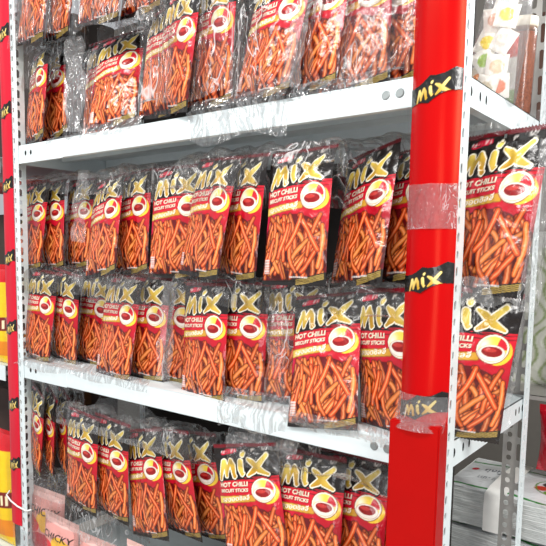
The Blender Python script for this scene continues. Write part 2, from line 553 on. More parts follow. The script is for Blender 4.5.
# poses: x, y, height above the lower shelf, turn, lean back, sideways tilt (degrees)
POSES = {
    't1': (-1.0615, -0.0019, 0.7851, -6.9, 5.1, 7.0),
    't2': (-0.9913, 0.0222, 0.7881, -10.0, 5.1, 6.4),
    't3': (-0.804, -0.0019, 0.7761, 0.8, 4.9, 6.3),
    't4': (-0.6953, 0.0232, 0.7785, -4.9, 5.0, 4.8),
    's1': (-1.0989, 0.0288, 0.5606, -16.0, 5.9, -3.2),
    's2': (-1.0665, 0.0636, 0.5646, -4.9, 6.7, -13.3),
    's4': (-0.7895, 0.0212, 0.5618, 8.0, 17.3, -6.5),
    's5': (-0.65, 0.0288, 0.5669, -8.4, 5.1, 4.2),
    's6': (-0.5775, -0.0054, 0.558, -16.3, 4.7, 6.2),
    's7': (-0.4939, 0.0169, 0.562, -10.1, -0.1, 3.2),
    's8': (-0.3528, -0.0039, 0.5566, -8.5, 12.5, 2.7),
    's9': (-0.2763, 0.0288, 0.5611, -14.7, 8.8, -0.2),
    's10': (-0.1882, 0.0275, 0.5551, -3.1, 5.0, -2.6),
    's11': (-0.146, 0.0596, 0.5576, -6.6, 4.9, -5.5),
    'u1': (-1.1733, 0.0506, 0.2343, -7.1, 7.8, -0.6),
    'u2': (-1.1203, 0.0838, 0.2355, -6.4, 3.9, -3.5),
    'u3': (-1.0589, 0.1159, 0.2413, -6.2, 6.7, 0.0),
    'u4': (-0.822, 0.0111, 0.2289, -11.3, 10.9, -7.7),
    'u5': (-0.7615, 0.0491, 0.2348, -8.0, 6.0, -3.9),
    'u6': (-0.5981, 0.0248, 0.2312, 4.1, 5.5, -0.3),
    'u7': (-0.5064, 0.0002, 0.2385, -14.3, 9.5, 3.6),
    'u8': (-0.4351, 0.029, 0.2347, -17.2, 3.7, 3.6),
    'u9': (-0.2747, -0.0061, 0.2315, -5.8, 6.3, -1.6),
    'u10': (-0.1727, 0.0262, 0.2341, -25.6, 12.7, -6.8),
    'u11': (-0.1216, 0.0529, 0.2418, -16.3, 16.4, -5.4),
    'u12': (0.0156, 0.0621, 0.2326, -24.6, 17.0, -2.2),
    'l1': (-1.1132, 0.0258, -0.0002, -3.3, 4.6, 5.2),
    'l2': (-1.0419, 0.0618, -0.0012, -6.9, -1.3, 8.2),
    'l3': (-0.9665, 0.0864, -0.0029, -1.7, 4.6, 6.2),
    'l4': (-0.7867, 0.0155, -0.0033, -6.4, 6.6, 3.5),
    'l5': (-0.7234, 0.0489, -0.0022, 0.7, 1.1, 4.6),
    'l6': (-0.6583, 0.0664, -0.0032, -3.0, 3.2, 5.2),
    'l7': (-0.5063, 0.0164, -0.0117, -9.5, 3.5, -1.3),
    'l8': (-0.4347, 0.0333, -0.0044, 1.8, 0.5, 2.5),
    'l9': (-0.3162, 0.0492, 0.0023, 1.0, 5.0, -0.9),
    'l10': (-0.2084, -0.009, -0.0092, -3.4, 15.1, -8.3),
    'l11': (-0.0897, 0.0099, -0.0054, -19.0, -2.5, -3.4),
    'l12': (-0.0115, 0.0655, -0.0003, 24.5, -5.2, 5.8),
    'b1': (-1.1683, 0.051, -0.3139, -19.3, 0.9, 11.0),
    'b2': (-1.1396, 0.0752, -0.3159, -22.8, -0.4, 13.5),
    'b3': (-1.1109, 0.1022, -0.3165, -25.2, -1.3, 10.0),
    'b4': (-0.8694, -0.0062, -0.3324, -17.8, 0.1, 4.1),
    'b5': (-0.7821, 0.0092, -0.3344, -15.3, -1.4, 3.0),
    'b6': (-0.6474, 0.0054, -0.3416, -8.5, 3.3, -13.0),
    'b7': (-0.5695, 0.03, -0.3296, -10.4, -5.9, -6.8),
    'b8': (-0.5221, 0.0515, -0.3328, -4.0, -5.6, -6.5),
    'b9': (-0.3435, 0.0009, -0.3087, 6.8, 2.5, -10.6),
    'b10': (-0.241, -0.0004, -0.3112, 2.3, 5.9, -0.9),
    'b11': (-0.1796, 0.0376, -0.3087, 0.8, 6.1, 0.0),
    'b12': (-0.1156, 0.0698, -0.3065, 4.6, 7.1, -3.2),
}

POSES['u12'] = (.022, .055, .228, -18, 10, 1)
POSES['b4'] = (-.880, -.0062, -.3324, -7, .1, 3)
POSES['b5'] = (-.787, .0112, -.3344, -6, -1.4, 2)
POSES['s3'] = (-.915, .085, .556, -4, 4, 2)

for nm, dy in (('s5', .008), ('s10', .022), ('s11', .024), ('u6', .014), ('l6', .008), ('l8', .009), ('l9', .010), ('l11', .017), ('b7', .014), ('b8', .022), ('b10', .020), ('b11', .018), ('b12', .022)):
    p = POSES[nm]
    POSES[nm] = (p[0] + (p[0] - .338) * dy / (p[1] + .902), p[1] + dy) + p[2:]   # set a little further back in its stack

TIERS = {
    't': ('on the cut-off top tier', 'pouches on the cut-off top tier'),
    's': ('standing on the upper white shelf', 'pouches standing on the upper white shelf'),
    'u': ('on the upper middle tier', 'pouches in the upper tier between the shelves'),
    'l': ('standing on the lower white shelf', 'pouches standing on the lower white shelf'),
    'b': ('below the lower white shelf', 'pouches below the lower white shelf'),
}
SPECIAL = {
    'u12': 'large chilli stick pouch right of the red post, upper of the two',
    'l12': 'chilli stick pouch right of the red post, on the lower white shelf end',
    's3': 'dark pouch edge in crumpled film, third from left standing on the upper white shelf',
    'l9': 'half-hidden pouch showing its black left edge, ninth from left on the lower white shelf',
}
for nm, p in POSES.items():
    kind = random.randrange(4)
    k = int(nm[1:])
    where, grp = TIERS[nm[0]]
    lab = SPECIAL.get(nm) or f'black and red stick snack pouch, {ORD[k - 1]} from left {where}'
    place_pouch(kind, p, lab, grp)

POUCH_RIGHT = [o for o in COL.objects if o.get('label') == SPECIAL['u12']][0]
POUCH_RIGHT.scale = (1.05, 1.05, 1.05)

# ------------------------------------------------------------------ shelving rack
RX0, RY1, LIP, HS = -1.152, 0.460, 0.042, 0.55

def flange_mesh(name, width, z0, z1, cols, pitch=.05):
    """Perforated strip in the x-z plane from x=0 to width: cols = list of (x centre, pattern)."""
    bm = bmesh.new()
    es = []
    def loop(pts):
        vs = [bm.verts.new((x, 0, z)) for x, z in pts]
        for a, b in zip(vs, vs[1:] + vs[:1]): es.append(bm.edges.new((a, b)))
    loop([(0, 0), (width, 0), (width, pitch), (0, pitch)])
    def slot(cx, cz, w, h):
        r = min(w, h) / 2
        pts = []
        for i in range(12):
            a = 2 * PI * i / 12
            ox = (w / 2 - r) * (1 if math.cos(a) > 0 else -1)
            oz = (h / 2 - r) * (1 if math.sin(a) >= 0 else -1)
            pts.append((cx + ox + r * math.cos(a), cz + oz + r * math.sin(a)))
        loop(pts)
    for cx, pat in cols:
        if pat == 'mixed':
            slot(cx, .011, .0105, .0115); slot(cx, .035, .0110, .021)
        elif pat == 'long':
            slot(cx, .025, .0085, .037)
        elif pat == 'dash':
            slot(cx, .013, .0085, .015); slot(cx, .038, .0075, .012)
    bmesh.ops.triangle_fill(bm, edges=es, use_beauty=True)
    V = [v.co.copy() for v in bm.verts]
    bm.verts.index_update()
    F = [tuple(v.index for v in f.verts) for f in bm.faces]
    bm.free()
    n = int(round((z1 - z0) / pitch))
    verts, faces = [], []
    for i in range(n):
        k = len(verts)
        verts += [(v.x, 0, v.z + z0 + i * pitch) for v in V]
        faces += [tuple(a + k for a in f) for f in F]
    return verts, faces

def angle_post(parent, x, y, dirx, diry, wf, ws, fcols, scols, z0, z1, mat):
    """L-section post: corner at (x,y), one flange along dirx*x (facing front), one along diry*y."""
    bm = bmesh.new()
    v1, f1 = flange_mesh('f', wf, z0, z1, fcols)
    v2, f2 = flange_mesh('s', ws, z0, z1, scols)
    V = [(x + dirx * a, y, c) for a, b, c in v1] + [(x, y + diry * a, c) for a, b, c in v2]
    F = f1 + [tuple(i + len(v1) for i in f) for f in f2]
    me = bpy.data.meshes.new('angle_post')
    me.from_pydata(V, [], F)
    me.update()
    o = obj('post', me, mat, parent)
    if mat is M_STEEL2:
        me.materials.append(M_STEEL)  # side flange stays white, shade is coloured into the other flange
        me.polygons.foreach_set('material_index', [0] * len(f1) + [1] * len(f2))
    md = o.modifiers.new('thickness', 'SOLIDIFY')
    md.thickness = .0018
    md.offset = 0
    return o

rack = empty('shelving_rack', (0, 0, 0), label='white slotted-angle steel shelving rack holding the snack pouches', cat='shelving rack')
PZ0, PZ1 = 0.0, 2.3
angle_post(rack, .002, -.004, -1, 1, .040, .042, [(.013, 'dash'), (.029, 'dash')], [(.020, 'dash')], PZ0, PZ1, M_STEEL)
angle_post(rack, RX0 - .002, -.004, 1, 1, .034, .042, [(.018, 'dash')], [(.024, 'mixed')], PZ0, PZ1, M_STEEL)
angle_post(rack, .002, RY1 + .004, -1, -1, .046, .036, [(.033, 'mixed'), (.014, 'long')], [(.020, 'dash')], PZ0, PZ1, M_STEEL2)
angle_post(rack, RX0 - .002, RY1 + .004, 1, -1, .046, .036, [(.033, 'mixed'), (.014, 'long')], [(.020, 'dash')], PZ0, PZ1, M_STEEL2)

def disc_mesh(name, rx, rz, th, axis, n=16):
    bm = bmesh.new()
    a, b = [], []
    for i in range(n):
        t = 2 * PI * i / n
        c, s = rx * math.cos(t), rz * math.sin(t)
        k = .8
        if axis == 'y':
            a.append(bm.verts.new((c, 0, s))); b.append(bm.verts.new((c * k, -th, s * k)))
        else:
            a.append(bm.verts.new((0, c, s))); b.append(bm.verts.new((th, c * k, s * k)))
    for i in range(n):
        j = (i + 1) % n
        bm.faces.new((a[i], a[j], b[j], b[i]))
    bm.faces.new(b)
    bmesh.ops.recalc_face_normals(bm, faces=bm.faces)
    return bm_mesh(bm, name)

BOLT_Y = disc_mesh('bolt_head', .0072, .0072, .0022, 'y')
SLOT_Y = disc_mesh('slot', .0042, .0062, .0004, 'y')
SLOT_X = disc_mesh('slot', .0040, .0075, .0004, 'x')
HOLE_X = disc_mesh('hole', .0065, .0075, .0004, 'x')

def shelf(zt):
    bm = bmesh.new()
    x0, x1, y0, y1 = RX0, -.001, 0.0, RY1
    t = .0015
    add_box(bm, x0, x1, y0, y1, zt - t, zt)                       # tray
    add_box(bm, x0, x1, y0 - .0005, y0 + t, zt - LIP, zt)           # front lip
    add_box(bm, x0, x1, y0, y0 + .014, zt - LIP - t, zt - LIP)      # its return
    add_box(bm, x0, x1, y1 - t, y1, zt - LIP, zt)
    add_box(bm, x0, x0 + t, y0, y1, zt - LIP, zt)
    add_box(bm, x1 - t, x1, y0, y1, zt - LIP, zt)
    add_box(bm, x1 - .016, x1, y0, y1, zt - LIP - t, zt - LIP)
    for k in (.33, .66):                                          # stiffeners under the tray
        yy = y0 + (y1 - y0) * k
        add_box(bm, x0 + .01, x1 - .01, yy - .012, yy + .012, zt - .022, zt - t)
    bmesh.ops.bevel(bm, geom=[e for e in bm.edges if abs(e.verts[0].co.z - zt) < 1e-6 and abs(e.verts[1].co.z - zt) < 1e-6
                              and abs(e.verts[0].co.y - y0) < .001 and abs(e.verts[1].co.y - y0) < .001], offset=.0012, segments=2, affect='EDGES')
    s = obj('shelf', bm_mesh(bm, 'shelf_tray'), M_STEEL, rack)
    # overlapping corner stiffener at the left end
    bm = bmesh.new()
    add_box(bm, x0, x0 + .215, y0 - .0016, y0 - .0006, zt - LIP - .003, zt - .001)
    obj('corner_plate', bm_mesh(bm, 'corner_plate'), M_STEEL, s)
    def disc(name, me, mat, loc):
        if not me.materials: me.materials.append(mat)
        o = obj(name, me, None, s); o.location = loc
        return o
    zc = zt - .021
    for x in (-.113, -.090): disc('bolt', BOLT_Y, M_BOLT, (x, y0 - .0005, zc))
    for x in (-1.091, -1.068): disc('slot', SLOT_Y, M_SLOT, (x, y0 - .0017, zc))
    disc('hole', HOLE_X, M_SLOT, (x1, .050, zc))
    for y in (.091, .119, .385, .408): disc('slot', SLOT_X, M_SLOT, (x1, y, zc))
    disc('hole', HOLE_X, M_SLOT, (x1, .432, zc))
    return s

for zt in (ZB + HS, ZB, ZB - HS, ZB + 2 * HS, .12):
    shelf(zt)
# added dark boards standing in for the shade behind the goods
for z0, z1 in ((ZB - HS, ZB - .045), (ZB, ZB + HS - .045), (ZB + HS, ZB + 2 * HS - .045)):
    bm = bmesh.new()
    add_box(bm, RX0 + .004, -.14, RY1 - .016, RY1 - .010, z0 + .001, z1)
    obj('shade_board', bm_mesh(bm, 'shade_board'), M_DARK, rack)

# red sleeves round the posts, each with its black lettered bands
BAND = Art(220, .62, hexc('12100F'))
logo(BAND, .15, .13, .70, gold=('C99A2A', 'F4E089'), rim='6B5418', rimw=.010)
_b = BAND
_e = np.minimum(0, 0)

def arc_pos(x0, x1, yback, bulge, t, off=0.0):
    """t 0..1 across a bulging sleeve"""
    k = max(0.0, 1 - abs(2 * t - 1) ** 2.4)
    return x0 + (x1 - x0) * t, yback - bulge * k - off

def sleeve(name, x0, x1, yb, bulge, z0, z1, mat, nz=60, dents=0.0):
    def pos(u, v):
        x, y = arc_pos(x0(v) if callable(x0) else x0, x1(v) if callable(x1) else x1, yb, bulge, u)
        z = z0 + (z1 - z0) * v
        y += dents * fnoise(u * 3, z * 9, 2.0)
        return (x, y, z)
    me = build_mesh(name, [sheet_mesh('s', 28, nz, pos)])
    return obj(name, me, mat, rack)

def band(parent, xf0, xf1, yb, bulge, zc, hgt, rise, flip=0):
    """Brush-edged black band with gold lettering, following the sleeve."""
    nu, nv = 110, 56
    x0, x1 = xf0, xf1
    V, C, keep = [], [], []
    us, vs = np.linspace(0, 1, nu + 1), np.linspace(0, 1, nv + 1)
    for v in vs:
        for u in us:
            x, y = arc_pos(x0, x1, yb, bulge, u, .0012)
            V.append((x, y, zc + (v - .5) * hgt + (u - .5) * rise))
            top = .93 - .10 * abs(math.sin(u * 7)) - .22 * (1 - u) ** 2
            bot = .08 + .13 * abs(math.sin(u * 5 + 1)) + .16 * u ** 2
            keep.append(bot < v < top)
    U, VV = np.meshgrid(us, vs)
    col = BAND.sample(U, VV * .62).reshape(-1, 3)
    F = []
    for j in range(nv):
        for i in range(nu):
            a = j * (nu + 1) + i
            q = (a, a + 1, a + nu + 2, a + nu + 1)
            if all(keep[k] for k in q): F.append(q)
    me = build_mesh('logo_band', [(V, F, col)])
    me.materials.append(M_PRINT)
    return obj('logo_band', me, None, parent)

S1 = (-.067, .008, -.007, .017)
sl = sleeve('post_sleeve', S1[0], S1[1], S1[2], S1[3], ZB + .035, ZB + 1.0, M_RED, dents=.0012)
for z in (.523, .252, .062):
    band(sl, *S1, ZB + z, .052, .012)
sl['label'] = 'glossy red wrapped sleeve'
# flat red card box below it
def cardbox():
    bm = bmesh.new()
    add_box(bm, -.069, .009, -.040, -.006, ZB - .60, ZB + .040)
    bmesh.ops.bevel(bm, geom=list(bm.edges), offset=.002, segments=2, affect='EDGES')
    return bm_mesh(bm, 'card_box')
o = obj('post_box', cardbox(), M_RED2, rack)
o['label'] = 'flat dark red card cover'
# crumpled clear tape round the sleeve
def tape_pos(u, v):
    x, y = arc_pos(-.068, .009, -.007, .0185, u)
    c = .0016 * abs(fnoise(u * 9, v * 8, 5)) + .001 * fnoise(u * 25, v * 21, 1)
    return (x, y - c, ZB + .325 + (v) * (.064 + .008 * fnoise(u * 3, 7, 0)))
M_TAPE = film_mat('clear_tape', haze=.12, gloss=.5, bscale=45, crease=.6)
o = obj('clear_tape', build_mesh('clear_tape', [sheet_mesh('t', 60, 40, tape_pos)]), M_TAPE, rack)
def lip_pos(u, v):
    x, y = arc_pos(-.069, .010, -.009, .020, u)
    return (x, y - .021 * (1 - v) ** 2 - .001 * abs(fnoise(u * 8, v * 6, 9)), ZB + .030 + v * .050)
o = obj('clear_tape', build_mesh('clear_tape_low', [sheet_mesh('t', 50, 24, lip_pos)]), M_TAPE, rack)

S2 = (-1.190, -1.141, -.007, .003)
sl2 = sleeve('post_sleeve', S2[0], S2[1], S2[2], S2[3], ZB - .455, ZB + 1.1, M_RED3, dents=.001)
for z in (.828, .639, .453, .267, .084, -.122, -.286):
    band(sl2, *S2, ZB + z, .052, .006)
# white cord tied round the left post
pts = [Vector(p) + Vector((0, 0, ZB)) for p in ((-1.210, .0, -.375), (-1.20, -.016, -.380), (-1.175, -.019, -.388), (-1.150, -.014, -.399), (-1.118, -.008, -.405), (-1.112, .004, -.404))]
bm = bmesh.new()
rings = []
for i, p in enumerate(pts):
    d = (pts[min(i + 1, len(pts) - 1)] - pts[max(i - 1, 0)]).normalized()
    a = d.cross(Vector((0, 0, 1))).normalized()
    c = d.cross(a)
    rings.append([bm.verts.new(p + (a * math.cos(2 * PI * q / 8) + c * math.sin(2 * PI * q / 8)) * .0022) for q in range(8)])
for a, c in zip(rings, rings[1:]):
    for q in range(8): bm.faces.new((a[q], a[(q + 1) % 8], c[(q + 1) % 8], c[q]))
obj('tie_cord', bm_mesh(bm, 'tie_cord', True), plain('white_cord', hexc('E8E8E6'), rough=.8, vary=.1, bscale=300), rack)

# ------------------------------------------------------------------ clear film bags round the packs
def ridge(x, y, z):
    return abs(fnoise(x, y, z))

def film_cap(label, group, x0, x1, yf, yb, zt, drop, lean=5, amp=.007, mat=None, side=True, back=.10, seed=0, bottom=0.0, top=.014):
    """Loose clear bag over a pack: down the front by drop, over the top, a little down the back, with a right-hand gusset."""
    tl = math.tan(math.radians(lean))
    prof = [(yf - .010 - tl * drop, zt - drop), (yf - .012, zt - .035), (yf - .006, zt - .006), ((yf + yb) / 2, zt + top), (yb + .010, zt - .004), (yb + .016, zt - back)]
    L = [0]
    for a, b in zip(prof, prof[1:]): L.append(L[-1] + math.dist(a, b))
    def at(v):
        s = v * L[-1]
        for i in range(len(prof) - 1):
            if s <= L[i + 1] + 1e-9:
                t = (s - L[i]) / max(L[i + 1] - L[i], 1e-9)
                return prof[i][0] + (prof[i + 1][0] - prof[i][0]) * t, prof[i][1] + (prof[i + 1][1] - prof[i][1]) * t
        return prof[-1]
    def pos(u, v):
        y, z = at(v)
        x = x0 + (x1 - x0) * u
        n = ridge(x * 15 + z * 6 + seed, y * 26 + z * 9, seed) * 1.7 + .35 * ridge(x * 42 + y * 20, z * 30 + y * 40, seed + 4)
        lo = 1 if v > L[1] / L[-1] else .35
        z2 = z + (amp * 1.6 * n - amp * .4) * (1 if lo == 1 else .2)
        y2 = y - (amp * .9 * n * lo if y < (yf + yb) / 2 else -amp * n)
        if v < .02: z2 += .018 * fnoise(x * 14, seed, 1)
        return (x + .003 * fnoise(z * 30, y * 30, seed), y2, z2)
    du = max(8, int((x1 - x0) / .004))
    ch = [sheet_mesh('f', du, max(10, int(L[-1] / .0045)), pos)]
    if side:
        def spos(u, v):
            y = yf - .006 + (yb - yf + .016) * u
            z = zt + top * .6 - (drop + .02) * (1 - v) - .004
            w = .006 + .012 * ridge(y * 40, z * 16, seed + 2)
            return (x1 - .002 + w * math.sin(PI * u) + .004 * fnoise(y * 30, z * 20, seed), y, z)
        ch.append(sheet_mesh('s', max(5, int((yb - yf + .03) / .005)), max(8, int(drop / .006)), spos))
    me = build_mesh('film_bag', ch)
    o = obj('clear_film_bag', me, mat or M_FILM)
    return tag(o, label, 'plastic bag', group)

def film_skirt(label, group, x0, x1, yf, zs, up, down, seed=0, amp=.005, lip=-.004, mat=None):
    """Crumpled tail of a bag lying on the shelf front and hanging over its lip."""
    prof = [(yf - .004, zs + up), (yf - .012, zs + .006), (min(yf - .014, lip), zs + .003), (lip - .006, zs - .010), (lip - .005, zs - down)]
    L = [0]
    for a, b in zip(prof, prof[1:]): L.append(L[-1] + math.dist(a, b))
    def pos(u, v):
        x = x0 + (x1 - x0) * u
        kk = 1 - (1 - v) * 0
        e = .62 + .38 * (.5 + .5 * math.sin(u * 9 + seed)) + .25 * fnoise(x * 16, seed, 3)
        s = v * L[-1]
        if v > .55: s = L[-1] * (.55 + (v - .55) * max(.2, min(1.1, e)))
        s = min(s, L[-1])
        i = 0
        while i < len(prof) - 2 and s > L[i + 1]: i += 1
        t = (s - L[i]) / max(L[i + 1] - L[i], 1e-9)
        y = prof[i][0] + (prof[i + 1][0] - prof[i][0]) * t
        z = prof[i][1] + (prof[i + 1][1] - prof[i][1]) * t
        n = .9 * ridge(x * 17 + s * 9 + seed, s * 22 - x * 6, seed) + .3 * ridge(x * 45 + s * 20, s * 50, seed + 1)
        return (x, y - amp * 1.5 * n, z + amp * .5 * n)
    me = build_mesh('film_tail', [sheet_mesh('f', max(8, int((x1 - x0) / .004)), max(12, int(L[-1] / .0035)), pos)])
    o = obj('clear_film_tail', me, mat or M_FILM_T)
    return tag(o, label, 'plastic film', group)

def span(names, pad0=.0, pad1=.0):
    P = [POSES[n] for n in names]
    return (min(p[0] for p in P) - PW / 2 - pad0, max(p[0] for p in P) + PW / 2 + pad1, min(p[1] for p in P), max(p[1] for p in P), max(p[2] for p in P))

FG = 'clear film bags round the packs'
def cap(names, where, drop=.06, **kw):
    x0, x1, yf, yb, z = span(names, .004, .004)
    t = np.mean([POSES[n][4] for n in names])
    dy = math.tan(math.radians(t)) * PH
    return film_cap(f'clear bag over {where}', FG, x0, x1, yf + dy - .004, yb + dy + .012, ZB + z + PH - .006, drop, lean=t, **kw)

k = 0
for names, where, drop, kw in [
    (['t1', 't2'], 'the two pouches at the left of the top tier', .235, {}),
    (['t3', 't4'], 'the right pair of pouches on the top tier', .235, {}),
    (['s1', 's2'], 'the first two pouches on the upper white shelf', .10, {}),
    (['s4', 's5'], 'the fourth and fifth pouches on the upper white shelf', .05, dict(amp=.010)),
    (['s6', 's7'], 'the sixth and seventh pouches on the upper white shelf', .22, {}),
    (['s8'], 'the eighth pouch on the upper white shelf', .23, dict(amp=.009)),
    (['s9', 's10', 's11'], 'the last three pouches on the upper white shelf', .235, dict(amp=.008)),
    (['u1', 'u2', 'u3'], 'the leftmost three pouches of the upper middle tier', .04, {}),
    (['u4', 'u5'], 'the fourth and fifth pouches of the upper middle tier', .06, {}),
    (['u6'], 'the sixth pouch of the upper middle tier', .05, {}),
    (['u7', 'u8'], 'the seventh and eighth pouches of the upper middle tier', .07, {}),
    (['u9'], 'the ninth pouch of the upper middle tier, fully facing', .035, {}),
    (['u10', 'u11'], 'the pouches left of the red post in the upper middle tier', .045, {}),
    (['l1', 'l2', 'l3'], 'the leftmost three pouches on the lower white shelf', .05, dict(amp=.008)),
    (['l4', 'l5'], 'the fourth and fifth pouches on the lower white shelf', .075, dict(amp=.009)),
    (['l6'], 'the sixth pouch on the lower white shelf', .09, dict(amp=.01)),
    (['l7', 'l8'], 'the seventh and eighth pouches on the lower white shelf', .045, dict(amp=.009)),
    (['l9'], 'the half-hidden ninth pouch on the lower white shelf', .16, dict(amp=.010)),
    (['l10', 'l11'], 'the large facing pouches on the lower white shelf', .045, dict(amp=.008)),
    (['b1', 'b2', 'b3'], 'the three narrow pouches at the left below the lower white shelf', .05, {}),
    (['b4', 'b5', 'b6'], 'the round-topped pouches below the lower white shelf', .02, dict(amp=.012, back=.04)),
    (['b7', 'b8'], 'the seventh and eighth pouches below the lower white shelf', .05, {}),
    (['b9'], 'the ninth pouch below the lower white shelf, fully facing', .04, dict(amp=.010)),
    (['b10', 'b11', 'b12'], 'the pouches beside the red post below the lower white shelf', .03, {}),
]:
    k += 1
    cap(names, where, drop, seed=k * 3.7, **kw)

TG = 'film tails on the shelf fronts'
for x0, x1, yf, zs, up, down, where in [
    (-.99, -.86, .05, ZB + HS, .20, .012, 'beside the third pouch on the upper white shelf'),
    (-.86, -.66, .010, ZB + HS, .018, .016, 'under the fourth pouch over the upper white shelf'),
    (-.52, -.29, -.003, ZB + HS, .020, .065, 'hanging far over the upper white shelf below the eighth pouch'),
    (-.29, -.13, .004, ZB + HS, .018, .008, 'under the last pouches on the upper white shelf'),
    (-1.16, -.86, .030, ZB, .016, .018, 'at the left end of the lower white shelf'),
    (-.86, -.64, .006, ZB, .014, .014, 'under the fourth pouch over the lower white shelf'),
    (-.44, -.28, .012, ZB, .030, .045, 'hanging over the lower white shelf left of the large facing pouch'),
    (-.28, -.08, -.008, ZB, .014, .018, 'under the large facing pouch over the lower white shelf'),
]:
    k += 1
    film_skirt(f'clear film tail {where}', TG, x0, x1, yf, zs, up, down, seed=k * 2.3)
# bunched film in the gaps and on the pack tops
# (drawn as crumpled strips along a path)
# film fringes of the two pouches right of the post
def fringe(label, pts, wid, seed, amp=.008, mat=None):
    """Crumpled strip of film along a path of points; wid = its half-extent vector."""
    P = [Vector(p) for p in pts]
    w = Vector(wid)
    def pos(u, v):
        s = u * (len(P) - 1)
        i = min(int(s), len(P) - 2)
        c = P[i].lerp(P[i + 1], s - i) + w * (v - .5) * 2 * (.75 + .5 * fnoise(u * 5, seed, 2))
        n = 1.3 * ridge(c.x * 30 + seed, c.z * 22, c.y * 30) + .35 * ridge(c.x * 70, c.z * 60, seed)
        return (c.x + amp * .5 * n, c.y - amp * 1.4 * n, c.z + amp * .6 * n)
    me = build_mesh('film_fringe', [sheet_mesh('f', 70, 26, pos)])
    return tag(obj('clear_film_fringe', me, mat or M_FILM_T), label, 'plastic film', 'film fringes right of the red post')

# ------------------------------------------------------------------ goods seen right of the post
def right_goods():
    pu, pl = POSES['u12'], POSES['l12']
    fringe('crumpled clear film along the top of the pouch right of the red post', [(-.05, pu[1] + .065, ZB + .476), (.02, pu[1] + .045, ZB + .480), (.10, pu[1] + .015, ZB + .478)], (0, 0, .014), 1.0)
    fringe('crumpled clear film down the right side of the upper pouch right of the post', [(.108, pu[1] + .015, ZB + .45), (.104, pu[1], ZB + .33), (.094, pu[1] - .01, ZB + .205)], (.013, .02, .0), 2.0, amp=.011, mat=M_FILM_W)
    fringe('crumpled clear film on top of the lower pouch right of the post', [(-.05, pl[1] - .035, ZB + .232), (.02, pl[1] - .03, ZB + .236), (.075, pl[1] + .01, ZB + .232)], (.0, .006, .026), 3.0, mat=M_FILM_W)
    fringe('crumpled clear film down the right side of the lower pouch right of the post', [(.072, pl[1] + .035, ZB + .215), (.060, pl[1] + .035, ZB + .10), (.052, pl[1] + .035, ZB + .01)], (.014, 0, .0), 4.0, mat=M_FILM_W)
right_goods()
BG = 'bunched film between the packs'
def bunch(label, pts, wid, seed, amp=.010):
    o = fringe(label, pts, wid, seed, amp, M_FILM if seed == 15 else M_FILM_W)
    o['group'] = BG
H1, H2, H3 = ZB + HS, ZB + .236, ZB
bunch('bunched clear film filling the gap left of the fourth pouch on the upper shelf', [(-.925, .03, H1 + .225), (-.90, .015, H1 + .12), (-.905, .008, H1 + .01)], (.035, .01, .0), 11)
bunch('bunched clear film over the tops of the middle pouches on the upper shelf', [(-.76, .035, H1 + .225), (-.70, .03, H1 + .235), (-.64, .02, H1 + .215)], (.0, .01, .022), 12)
bunch('bunched clear film across the tops of the third to fifth pouches on the lower shelf', [(-.98, .05, H3 + .215), (-.86, .035, H3 + .222), (-.72, .03, H3 + .214)], (.0, .008, .022), 13)
bunch('bunched clear film between the sixth and seventh pouches on the lower shelf', [(-.60, .02, H3 + .225), (-.595, .008, H3 + .13), (-.60, .0, H3 + .02)], (.018, .01, .0), 14)
bunch('bunched clear film in the gap left of the large facing pouch on the lower shelf', [(-.335, .03, H3 + .235), (-.315, .01, H3 + .14), (-.31, -.005, H3 + .02)], (.024, .01, .0), 15, .006)
bunch('bunched clear film hanging over the third pouch of the upper middle tier', [(-.92, .05, H2 + .24), (-.90, .02, H2 + .15), (-.895, .012, H2 + .07)], (.018, .01, .0), 16)
bunch('bunched clear film over the tops of the round-topped pouches at bottom left', [(-.90, .06, ZB - .085), (-.80, .06, ZB - .088), (-.66, .055, ZB - .100)], (.0, .02, .022), 17)
bunch('bunched clear film over the ninth pouch below the lower shelf', [(-.45, .03, ZB - .075), (-.36, .02, ZB - .062), (-.27, .02, ZB - .058)], (.0, .01, .020), 18)
bunch('bunched clear film between the eighth and ninth pouches on the upper shelf', [(-.275, .03, H1 + .20), (-.28, .005, H1 + .10), (-.285, -.012, H1 + .012)], (.016, .01, .0), 19)

def lathe(name, prof, n=40, smooth=True):
    bm = bmesh.new()
    rings = []
    for r, z in prof:
        rings.append([bm.verts.new((r * math.cos(2 * PI * i / n), r * math.sin(2 * PI * i / n), z)) for i in range(n)])
    for a, b in zip(rings, rings[1:]):
        for i in range(n):
            j = (i + 1) % n
            bm.faces.new((a[i], a[j], b[j], b[i]))
    bm.faces.new(list(reversed(rings[0])))
    bm.faces.new(rings[-1])
    return bm_mesh(bm, name, smooth)

M_JAR = film_mat('clear_jar_plastic', haze=.12, gloss=.4, bscale=8, bump=.3, crease=.15)
M_CREAM = plain('cream_lid', hexc('E9DFCB'), rough=.5, vary=.03)
JX, JY, JZ = -.036, .235, ZB + HS + .001
jar = empty('candy_jar', (JX, JY, JZ), (0, math.radians(9), 0), 'big clear plastic jar of wrapped sweets leaning on the upper shelf end', 'jar')
obj('jar_body', lathe('jar_body', [(.042, .0), (.044, .004), (.043, .05), (.041, .12), (.038, .165), (.0365, .17)]), M_JAR, jar)
obj('jar_lid', lathe('jar_lid', [(.038, .168), (.0395, .170), (.0395, .186), (.0375, .189), (.0375, .192), (.039, .194), (.039, .205), (.035, .207)]), M_JAR, jar)
